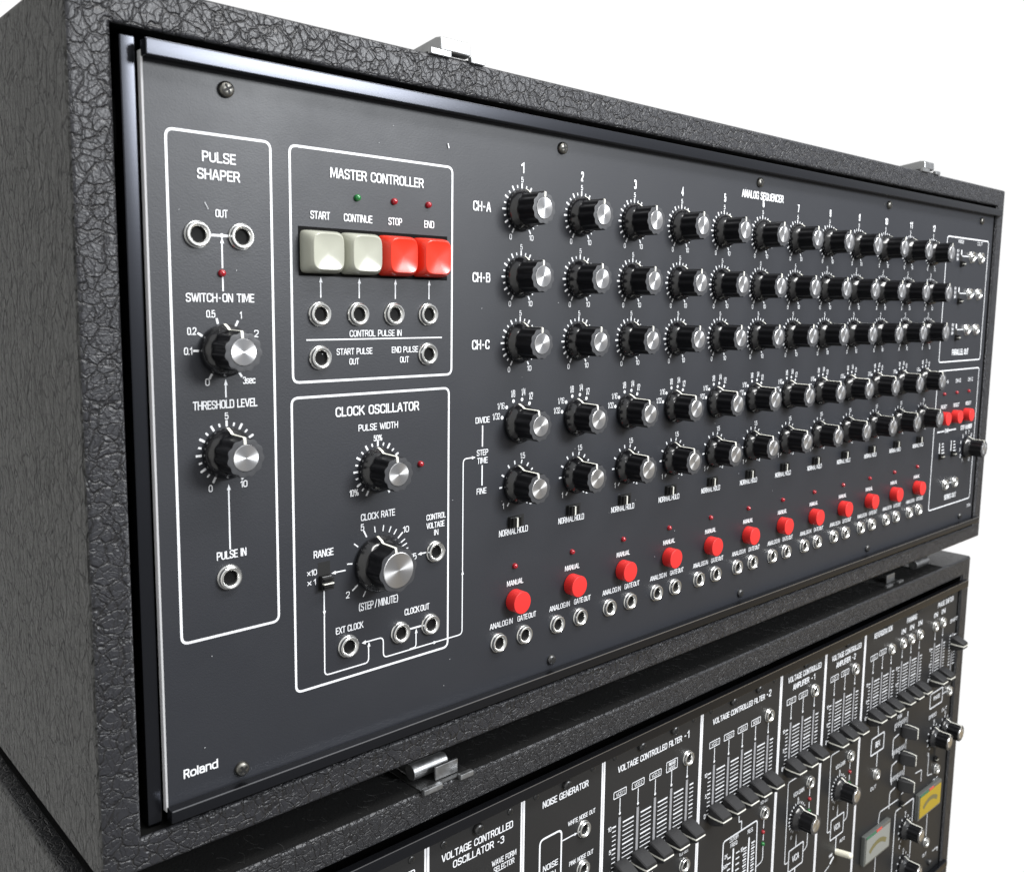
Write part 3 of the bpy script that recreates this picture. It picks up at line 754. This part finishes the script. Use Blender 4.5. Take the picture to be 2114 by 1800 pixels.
# key bank: a black recess and four square topped keys
bm = bmesh.new(); box(bm, -2.905, -1.098, -1.113, -.645, .0008, .0035)
bmesh.ops.translate(bm, verts=bm.verts, vec=-SEQ.base)
link('key_recess', mesh('key_recess', bm, 'inner', smooth=False), SEQ.o)
def key_mesh(name, mname):
    bm = bmesh.new(); n = 48
    secs = [(.219, .205, 9, 0.004), (.217, .203, 8, .05), (.205, .197, 6, .10), (.186, .187, 5, .145), (.173, .177, 4.6, .163), (.169, .173, 4.5, .171), (.164, .168, 4.4, .1745), (.158, .162, 4.3, .1735), (.150, .154, 4.2, .1705),
            (.11, .113, 3.6, .163), (.06, .06, 3, .158), (.008, .008, 2.4, .156)]
    rings = []
    for a, b, e, z in secs:
        ring = []
        for i in range(n):
            t = 2 * pi * i / n; c, s_ = cos(t), sin(t)
            ring.append(bm.verts.new((a * math.copysign(abs(c) ** (2 / e), c), b * math.copysign(abs(s_) ** (2 / e), s_), z)))
        rings.append(ring)
    for k in range(len(rings) - 1):
        for i in range(n): bm.faces.new((rings[k][i], rings[k][(i + 1) % n], rings[k + 1][(i + 1) % n], rings[k + 1][i]))
    bm.faces.new(rings[-1])
    return mesh(name, bm, mname, angle=24)
KEY_C, KEY_R = key_mesh('square_key', 'cream'), key_mesh('square_key', 'redkey')
for k, (x, me) in enumerate(((-2.672, KEY_C), (-2.229, KEY_C), (-1.786, KEY_R), (-1.344, KEY_R))):
    link('square_key', me, SEQ.o, SEQ.loc(x, -.882, 0), label=('grey ivory key', 'grey ivory key', 'glossy red key', 'glossy red key')[k])

for i in COLS:
    for y in ROWS: knob(SEQ, i, y, 0, 2 + random.uniform(-3, 3))
    knob(SEQ, i, -2.76, 0, -9 + random.uniform(-2, 2)); knob(SEQ, i, -3.5, 0, -6 + random.uniform(-3, 3))
    slide_switch(SEQ, i - .025, -3.945, 0, SW_H)
    led(SEQ, i - .035, -4.50, 0); push(SEQ, i - .035, -4.935 + .01, 0)
    jack(SEQ, i - .29, -5.40, 0); jack(SEQ, i + .135, -5.40, 0)
for y in (-.27, -1.03, -1.778):
    slide_switch(SEQ, 12.39, y - .06, 0, SW_S); jack(SEQ, 12.90, y - .005, 0); jack(SEQ, 13.37, y - .005, 0)
for x in (12.02, 12.64, 13.26): led(SEQ, x, -3.10, 0)
for x in (11.97, 12.56, 13.15): push(SEQ, x, -3.60, 0)
slide_switch(SEQ, 12.02, -4.30, 0, SW_S); slide_switch(SEQ, 12.62, -4.30, 0, SW_S); knob(SEQ, 13.36, -4.33, 0, -6)
jack(SEQ, 12.36, -5.04, 0); jack(SEQ, 12.84, -5.04, 0)
latch(SEQ, -1.0, YT, .035); latch(SEQ, 10.6, YT, .035)
def foot(T, x, z):
    bm = bmesh.new(); n = 24; rings = []
    for r, y in ((.36, 0.02), (.36, -.3), (.31, -.46), (.05, -.465)): rings.append([bm.verts.new((r * cos(2 * pi * i / n), y, r * sin(2 * pi * i / n))) for i in range(n)])
    for k in range(3):
        for i in range(n): bm.faces.new((rings[k][i], rings[k][(i + 1) % n], rings[k + 1][(i + 1) % n], rings[k + 1][i]))
    bm.faces.new(rings[-1]); bmesh.ops.recalc_face_normals(bm, faces=bm.faces)
    link('rubber_foot', mesh('rubber_foot', bm, 'rubber'), T.o, T.loc(x, YB, z))
for x in (-3.2, 12.9):
    for z in (-1.5, -8.0): foot(SEQ, x, z)

# ================================================================== LOWER CABINET: the main console
YT2 = -6.97
CON = Thing('main_console_cabinet', 'lower black leathercloth cabinet with fader modules and two meters under the sequencer', 'synthesizer',
            ((XL + XR) / 2, Y0, -4))
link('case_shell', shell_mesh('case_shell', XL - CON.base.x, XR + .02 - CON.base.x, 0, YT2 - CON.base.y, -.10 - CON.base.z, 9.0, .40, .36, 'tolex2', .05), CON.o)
ZC = -.15
rail(CON, 'trim_rail', -4.40, 14.16, -7.632, -7.475, -.14, -.02, line=.007); rail(CON, 'trim_rail', -4.40, 14.16, -14.48, -14.33, -.14, -.02)
rail(CON, 'trim_rail', 13.99, 14.10, -14.5, -7.43, -.34, -.20); rail(CON, 'trim_rail', -4.50, -4.405, -14.5, -7.43, -.34, -.20)

XS = [-4.355, -2.80, -1.245, .31, 1.866, 4.175, 6.49, 8.015, 9.535, 13.93]
NAMES = ['blank left', 'oscillator', 'oscillator', 'noise', 'filter', 'filter', 'amplifier', 'amplifier', 'effects']
MOD = []
for k in range(len(XS) - 1):
    bm = bmesh.new(); box(bm, XS[k] + .008, XS[k + 1] - .008, -14.42, -7.56, ZC - .08, ZC)
    bm.faces.ensure_lookup_table()
    # bare metal shows along both long edges of every module
    x0, x1 = XS[k] + .008, XS[k + 1] - .008
    box(bm, x0 - .001, x0 + .030, -14.40, -7.665, ZC - .02, ZC + .004, 1)
    if k < len(XS) - 2: box(bm, x1 - .026, x1 + .001, -14.40, -7.665, ZC - .02, ZC + .004, 1)
    bmesh.ops.translate(bm, verts=bm.verts, vec=-CON.base)
    MOD.append(link('module_panel', mesh('module_panel', bm, ['panel2', 'edge'], smooth=False), CON.o))

bm = bmesh.new()
def fader_cap(rot=False):
    """wedge shaped cap with a white line round its middle"""
    bm = bmesh.new()
    secs = [(.120, .150, .015), (.128, .158, .06), (.132, .135, .14), (.126, .085, .25), (.118, .062, .30), (.110, .050, .305)]
    rings = []
    for hw, hh, z in secs:
        c = .018
        rings.append([bm.verts.new(p) for p in ((-hw, -hh + c, z), (-hw + c, -hh, z), (hw - c, -hh, z), (hw, -hh + c, z), (hw, hh - c, z), (hw - c, hh, z), (-hw + c, hh, z), (-hw, hh - c, z))])
    for k in range(len(rings) - 1):
        for i in range(8): bm.faces.new((rings[k][i], rings[k][(i + 1) % 8], rings[k + 1][(i + 1) % 8], rings[k + 1][i]))
    bm.faces.new(rings[-1]); bm.faces.new(rings[0][::-1])
    body = mesh('fader_cap', bm, 'fader', angle=28)
    bm = bmesh.new(); w = .013
    pts = [(-secs[i][0] - .003, secs[i][2]) for i in range(5)] + [(-.112, .309), (.112, .309)] + [(secs[i][0] + .003, secs[i][2]) for i in range(4, -1, -1)]
    vs_ = [(bm.verts.new((x, -w, z)), bm.verts.new((x, w, z))) for x, z in pts]
    for k in range(len(vs_) - 1): bm.faces.new((vs_[k][0], vs_[k + 1][0], vs_[k + 1][1], vs_[k][1]))
    ln = mesh('centre_line', bm, 'line', smooth=False)
    return body, ln
FC = fader_cap()
bm = bmesh.new(); box(bm, -.026, .026, -.93, 0, .001, .006, 0); box(bm, -.040, -.026, -.93, 0, .001, .003, 1)
FSLOT = mesh('fader', bm, ['slot', 'cross'], smooth=False)
def fader(x, y=-9.50, top=-8.685):
    o = link('fader', FSLOT, CON.o, CON.loc(x, top, ZC))
    c = link('fader_cap', FC[0], o, ((0), (y - top) * U, 0)); link('centre_line', FC[1], o, (0, (y - top) * U, 0))

q = Printing(ZC + .0035)
def ticks(x0, x1, y0=-8.795, dyy=.0685, n=11, wide=True):
    for k in range(n):
        big = k % 5 == 0
        q.line(x0, y0 - dyy * k, x1, y0 - dyy * k, .024 if big else .014)
def boxed(t, x, y, w=.27, h=.10, two=None):
    q.frame(x - w / 2, x + w / 2, y - h / 2, y + h / 2, .013, .012)
    if two:
        q.text(t, x, y + h * .22, w * .62, h * .34); q.text(two, x, y - h * .22, w * .62, h * .34)
    else: q.text(t, x, y, w * .66, h * .56)
def feed(x, y0=-8.375, y1=-8.625): q.line(x, y0, x, y1, .016); q.dot(x, y1, .022)
def fader_bank(xs, numbers=True):
    if numbers:
        q.text('10', xs[0] - .215, -8.79, .075, .07, .03); q.text('5', xs[0] - .195, -9.15, .042, .07, .03); q.text('0', xs[0] - .205, -9.49, .045, .08, .03)
    ticks(xs[0] - .155, xs[0] - .075)
    for a, b in zip(xs, xs[1:]): ticks(a + .075, b - .085)
    ticks(xs[-1] + .075, xs[-1] + .175)
    for x in xs: fader(x)

# --- oscillator modules
for x0, num in ((-2.80, '2'), (-1.245, '3')):
    q.text('VOLTAGE  CONTROLLED', x0 + .802, -7.955, 1.16, .098, .028); q.text('OSCILLATOR  -' + num, x0 + .814, -8.10, .835, .098, .028)
    screw(CON, x0 + .255, -7.782, ZC, SC_S); screw(CON, x0 + .785, -7.778, ZC, SC_L); screw(CON, x0 + 1.335, -7.775, ZC, SC_S)
    q.text('WAVE  FORM', x0 + 1.237, -8.365, .42, .078); q.text('SELECTOR', x0 + 1.237, -8.466, .355, .078)
    q.path([(x0 + .62, -8.50), (x0 + .70, -8.38), (x0 + .78, -8.50)], .016, .02); q.path([(x0 + .84, -8.46), (x0 + .98, -8.46), (x0 + .98, -8.62)], .016, .05)
    knob(CON, x0 + 1.10, -8.86, ZC, 0)
q.text('VOLTAGE  CONTROLLED', -3.58, -7.955, 1.16, .098, .028); q.text('OSCILLATOR  -1', -3.57, -8.10, .835, .098, .028)
# --- noise generator
q.text('NOISE  GENERATOR', 1.112, -7.91, .885, .098, .028)
screw(CON, .552, -7.742, ZC, SC_S); screw(CON, 1.110, -7.766, ZC, SC_L); screw(CON, 1.650, -7.735, ZC, SC_S)
q.text('WHITE  NOISE  OUT', 1.437, -8.368, .55, .068); q.text('PINK  NOISE  OUT', 1.447, -8.972, .49, .068)
q.path([(.633, -9.3), (.633, -8.398), (1.043, -8.398), (1.043, -9.3)], .028, .08)
q.line(1.06, -8.57, 1.31, -8.57, .018); q.arrow(1.355, -8.57, 0, .06, .022)
q.text('NOISE', .837, -8.83, .285, .088, .03); q.text('GEN.', .85, -8.97, .22, .088, .03)
jack(CON, 1.475, -8.555, ZC); jack(CON, 1.475, -9.14, ZC)
# --- filters
F1 = [2.245, 2.65, 3.05, 3.443, 3.838]; F2 = [4.555, 4.952, 5.345, 5.735, 6.13]
q.text('VOLTAGE  CONTROLLED  FILTER', 2.92, -7.942, 1.49, .098, .028); q.text('-1', 3.78, -7.93, .14, .12, .03)
q.text('VOLTAGE  CONTROLLED  FILTER', 5.22, -7.936, 1.50, .098, .028); q.text('-2', 6.09, -7.92, .16, .12, .03)
for F, sx in ((F1, (2.115, 2.68, 3.455, 3.965)), (F2, (4.43, 5.01, 5.755, 6.27))):
    for x, kd in zip(sx, (SC_S, SC_L, SC_L, SC_S)): screw(CON, x, -7.735, ZC, kd)
    for k in range(3): boxed('VCO %d' % (k + 1), F[k] - .005, -8.316)
    if F is F1: boxed('RING MOD', F[3], -8.305, .265, .16, 'NOISE')
    else: boxed('NOISE', F[3], -8.316)
    jack(CON, F[4] - .005, -8.318, ZC)
    for x in F: feed(x, -8.39 if x != F[4] else -8.45)
    fader_bank(F)
    x0 = F[0]
    q.text('VCF OUT', F[4] - .01, -9.885, .235, .062); jack(CON, F[4] + .0, -10.10, ZC)
    q.path([(x0 + .36, -11.3), (x0 + .365, -10.163), (x0 + 1.372, -10.163), (x0 + 1.40, -11.3)], .028, .06)
    q.path([(x0 + .80, -9.86), (x0 + .80, -9.985), (x0 + .885, -9.985), (x0 + .885, -10.15)], .022, .03)
    q.text('CUTOFF', x0 + .68, -10.22, .26, .075, .02); q.text('FREQ.', x0 + .68, -10.32, .21, .075, .02); q.text('RES.', x0 + 1.165, -10.27, .17, .075, .02)
    q.line(x0 + .672, -10.40, x0 + .672, -11.3, .04); q.line(x0 + 1.14, -10.39, x0 + 1.14, -11.3, .04)
    for k in range(7):
        q.line(x0 + .505, -10.523 - .105 * k, x0 + .60, -10.523 - .105 * k, .024); q.line(x0 + .755, -10.523 - .105 * k, x0 + .86, -10.523 - .105 * k, .024)
        q.line(x0 + .965, -10.54 - .105 * k, x0 + 1.075, -10.54 - .105 * k, .028); q.line(x0 + 1.22, -10.53 - .105 * k, x0 + 1.325, -10.53 - .105 * k, .028)
        q.line(x0 + .985, -10.592 - .105 * k, x0 + 1.075, -10.592 - .105 * k, .015); q.line(x0 + 1.22, -10.582 - .105 * k, x0 + 1.31, -10.582 - .105 * k, .015)
    q.text('2K', x0 + .455, -10.455, .09, .07, .03); q.text('500', x0 + .44, -10.632, .13, .07, .03); q.text('10', x0 + .925, -10.525, .08, .08, .03)
    led(CON, F[4] - .015, -10.455, ZC); led(CON, F[4] + .0, -10.685, ZC, True)
    q.line(F[4] + .012, -10.24, F[4] + .008, -10.40, .02); q.line(F[4] + .015, -10.52, F[4] + .018, -10.63, .02)
    q.path([(F[4] + .022, -10.74), (F[4] + .03, -11.02), (F[4] - .19, -11.05)], .02, .08)
# --- amplifiers
for x0, n in ((6.49, '1'), (8.015, '2')):
    A = [x0 + .375, x0 + .775, x0 + 1.17]
    q.text('VOLTAGE  CONTROLLED', x0 + .785, -7.865, 1.14, .108, .03); q.text('AMPLIFIER', x0 + .665, -8.035, .55, .108, .03); q.text('-' + n, x0 + 1.07, -8.035, .15, .115, .03)
    for x, kd in ((.26, SC_S), (.79, SC_L), (1.32, SC_S)): screw(CON, x0 + x, -7.70, ZC, kd)
    boxed('VCF 1', A[0] - .01, -8.275, .29); boxed('VCF 2', A[1] - .01, -8.275, .29); jack(CON, A[2] - .02, -8.30, ZC)
    for x in A: feed(x, -8.34 if x != A[2] else -8.43, -8.60)
    fader_bank(A)
    q.path([(x0 + .74, -9.83), (x0 + .41, -9.83), (x0 + .425, -11.42), (x0 + .56, -11.42)], .020, .05)
    jack(CON, A[2] + .0, -10.085, ZC); q.text('VCA GAIN', x0 + .79, -10.145, .37, .085, .02)
    led(CON, A[2] + .01, -10.42, ZC); led(CON, A[2] + .015, -10.66, ZC, True)
    q.line(A[2] + .022, -10.21, A[2] + .022, -10.37, .02); q.line(A[2] + .026, -10.49, A[2] + .026, -10.61, .02)
    cx, cy = x0 + .785, -10.63
    for k in range(-10, 11): q.tick(cx, cy, k * 15.1, .248, .296, .026 if k % 2 == 0 else .02)
    q.text('5', cx, cy + .345, .045, .08, .03); q.text('0', cx - .18, cy - .33, .05, .07, .03)
    knob(CON, cx, cy, ZC, 0)
    q.frame(x0 + .56, x0 + 1.06, -11.63, -11.215, .026, .03); q.text('VCA', x0 + .80, -11.42, .24, .13, .03)
    q.line(x0 + .79, -10.97, x0 + .79, -11.2, .026); q.path([(x0 + 1.075, -11.42), (x0 + 1.20, -11.38), (x0 + 1.20, -10.95)], .022, .08)
    q.line(x0 + .80, -11.645, x0 + .80, -11.95, .026)
q.text('MAN', 8.63, -11.95, .12, .07, .03); q.text('AUTO', 9.06, -11.79, .2, .07, .03); q.line(8.62, -12.13, 8.76, -12.03, .05); q.path([(8.37, -12.35), (8.37, -12.24), (8.60, -12.15)], .022, .05)
bm = bmesh.new(); tube(bm, (0, 0, 0), (.015, .05, .33), .062, 18, 0, True)
tg_o = link('toggle_lever', mesh('toggle_lever', bm, 'white'), CON.o, CON.loc(8.86, -11.97, ZC), label='white toggle lever')
# --- effects module on the right
E1, E2, E3 = [9.935, 10.33, 10.72], [11.22, 11.63, 12.03], [12.82, 13.22]
q.text('REVERBERATION', 10.285, -7.825, .78, .115, .03); q.text('PANNING', 11.575, -7.835, .47, .115, .03); q.text('PHASE  SHIFTER', 13.27, -7.835, .82, .115, .03)
for x, kd in ((9.79, SC_S), (10.36, SC_L), (11.87, SC_L), (13.44, SC_L), (13.84, SC_S)): screw(CON, x, -7.68, ZC, kd)
boxed('VCA 1', 9.955, -8.275, .29); boxed('VCA 2', 10.325, -8.255, .29); jack(CON, 10.69, -8.28, ZC)
for x in (11.21, 11.60, 12.0, 12.78, 13.17): jack(CON, x, -8.285, ZC); q.text('IN', x + .005, -8.03, .19, .11, .06)
for x in E1 + E2 + E3: feed(x, -8.43 if x not in E1[:2] else -8.33, -8.59)
fader_bank(E1); fader_bank(E2); fader_bank(E3)
q.text('SHIFT', 13.785, -8.365, .40, .085, .03); ticks(13.62, 13.72, -8.72); ticks(13.85, 13.97, -8.74); fader(13.79, -8.90)
q.line(10.31, -9.72, 10.36, -10.02, .026); q.frame(10.08, 10.63, -10.40, -10.045, .03, .03); q.text('REV.', 10.36, -10.22, .22, .13, .03); q.line(10.37, -10.42, 10.37, -10.72, .026)
jack(CON, 10.36, -10.88, ZC); q.text('OUT', 10.28, -11.15, .25, .08, .03)
q.frame(12.82, 13.46, -10.22, -9.875, .03, .03); q.text('PHASE', 13.15, -10.02, .34, .10, .04); q.line(13.47, -10.04, 13.76, -10.04, .02); jack(CON, 13.80, -10.06, ZC)
q.text('OUT', 13.62, -10.44, .3, .075, .03); q.text('SPEED', 13.0, -10.42, .4, .085, .03)
q.text('PAN', 11.30, -9.92, .2, .09, .03)
for k in range(3):
    y = -10.27 - .60 * k
    for j in range(9): q.line(11.12 + .072 * j, y + .24, 11.12 + .072 * j, y + (.08 if j % 4 == 0 else .13), .026)
    q.line(11.70, y + .34, 11.70, y - .22, .035)
    o = link('fader_cap', FC[0], CON.o, CON.loc(11.555, y - .02, ZC), pi / 2); link('centre_line', FC[1], o)
    q.path([(11.08, y - .45), (11.08, y - .08), (11.32, y - .05)], .026, .05)
for x, y in ((13.10, -10.95), (13.70, -10.93), (11.93, -12.70), (11.95, -13.58)):
    for k in range(-10, 11, 2): q.tick(x, y, k * 15.1, .26, .31, .03)
    q.text('5', x, y + .37, .06, .08, .03); q.text('0', x - .2, y - .35, .06, .08, .03); knob(CON, x, y, ZC, 0)
q.path([(12.95, -11.3), (12.95, -11.83), (13.20, -11.87)], .022, .04)
slide_switch(CON, 13.26, -11.42, ZC, SW_S); jack(CON, 13.41, -11.82, ZC); q.text('OUT', 13.40, -12.08, .24, .09, .03)
knob_sw = link('slide_switch', SW_S[0], CON.o, CON.loc(11.62, -11.90, ZC)); link('switch_slider', SW_S[1], knob_sw)
q.path([(11.64, -11.80), (12.1, -11.72)], .02); q.path([(10.62, -12.1), (10.66, -11.83), (11.5, -11.86)], .024, .06)
q.path([(12.30, -11.55), (12.62, -11.57), (12.62, -11.85)], .022, .04)
q.path([(11.42, -14.2), (11.42, -12.11), (12.30, -12.12), (12.30, -14.2)], .03, .06)
q.line(13.10, -12.72, 13.12, -13.35, .026); jack(CON, 13.12, -13.50, ZC); q.text('OUT', 13.1, -13.80, .2, .08, .03); q.path([(13.55, -13.90), (13.82, -13.90), (13.82, -14.0)], .026, .02)
screw(CON, 13.38, -14.10, ZC, SC_L); q.line(10.60, -12.75, 10.60, -13.3, .026)
q.build('screen_printing', MOD[4]).location = -CON.base * U

def meter(x0, x1, y0, y1, face, label):
    bm = bmesh.new(); d = .10
    box(bm, x0, x1, y0, y1, 0, d, 0, .02)
    o = link('level_meter', mesh('level_meter', bm, 'meterrim', angle=30), CON.o, CON.loc(0, 0, ZC), label=label)
    bm = bmesh.new(); box(bm, x0 + .05, x1 - .05, y0 + .05, y1 - .07, d + .001, d + .008, 0, .003)
    link('meter_dial', mesh('meter_dial', bm, face), o)
    bm = bmesh.new(); n = 14                                    # brown arc across the dial
    cx, cy = (x0 + x1) / 2, y0 - .25; vs_ = []
    for i in range(n + 1):
        a = radians(-36 + 72 * i / n); r = .66
        vs_.append((bm.verts.new((cx + sin(a) * r, cy + cos(a) * r, d + .010)), bm.verts.new((cx + sin(a) * (r - .10), cy + cos(a) * (r - .10), d + .010))))
    for k in range(n): bm.faces.new((vs_[k][0], vs_[k + 1][0], vs_[k + 1][1], vs_[k][1]))
    bmesh.ops.recalc_face_normals(bm, faces=bm.faces)
    link('dial_arc', mesh('dial_arc', bm, 'meterdark', smooth=False), o)
    bm = bmesh.new(); box(bm, x0 + .04, x0 + (x1 - x0) * .40, y1 - .055, y1 - .012, d + .001, d + .012, 0); box(bm, x0 + (x1 - x0) * .42, x0 + (x1 - x0) * .62, y1 - .055, y1 - .012, d + .001, d + .012, 1)
    link('scale_marks', mesh('scale_marks', bm, ['metergrn', 'meterred'], smooth=False), o)
meter(9.88, 11.01, -12.70, -12.06, 'meterface', 'level meter with grey white dial'); meter(12.37, 13.55, -12.68, -12.07, 'meteryel', 'level meter with glowing yellow dial')

bm = bmesh.new(); box(bm, -4.75, 12.9, 0.003, .010, -8.5, -.118)  # dark sheet added to deepen the shade between the cabinets
for k in range(900):                                        # lint strewn over the dark sheet
    x, z = random.uniform(-4, 12.5), random.uniform(-1.3, -.15); a = random.uniform(0, pi); l = random.uniform(.03, .16); c_ = random.uniform(-1.6, 1.6)
    P_ = [(x + cos(a + c_ * t) * l * t, z + sin(a + c_ * t) * l * t) for t in (0, .33, .66, 1)]
    yb = .011 + random.uniform(0, .03)
    v = [(bm.verts.new((px - .0016, yb, pz)), bm.verts.new((px + .0016, yb + .002, pz + .0016))) for px, pz in P_]
    for i in (0, 1, 2):
        f = bm.faces.new((v[i][0], v[i + 1][0], v[i + 1][1], v[i][1])); f.material_index = 1
link('gap_shade_sheet', mesh('gap_shade_sheet', bm, ['gap_shade', 'added_lint'], smooth=False), CON.o, CON.loc(0, YT2, 0))
latch(CON, -1.0, YT2, -.06, True); latch(CON, 10.78, YT2, -.22, True)
barrel(CON, -1.33, YT2 + .13, -.36, .50, .095, 'chrome lever of the nearer latch'); barrel(CON, 12.21, YT2 + .10, -.48, .62, .10, None)

# ------------------------------------------------------------------ render defaults
scene.render.engine = 'CYCLES'
scene.cycles.max_bounces = 6
scene.cycles.caustics_reflective = False
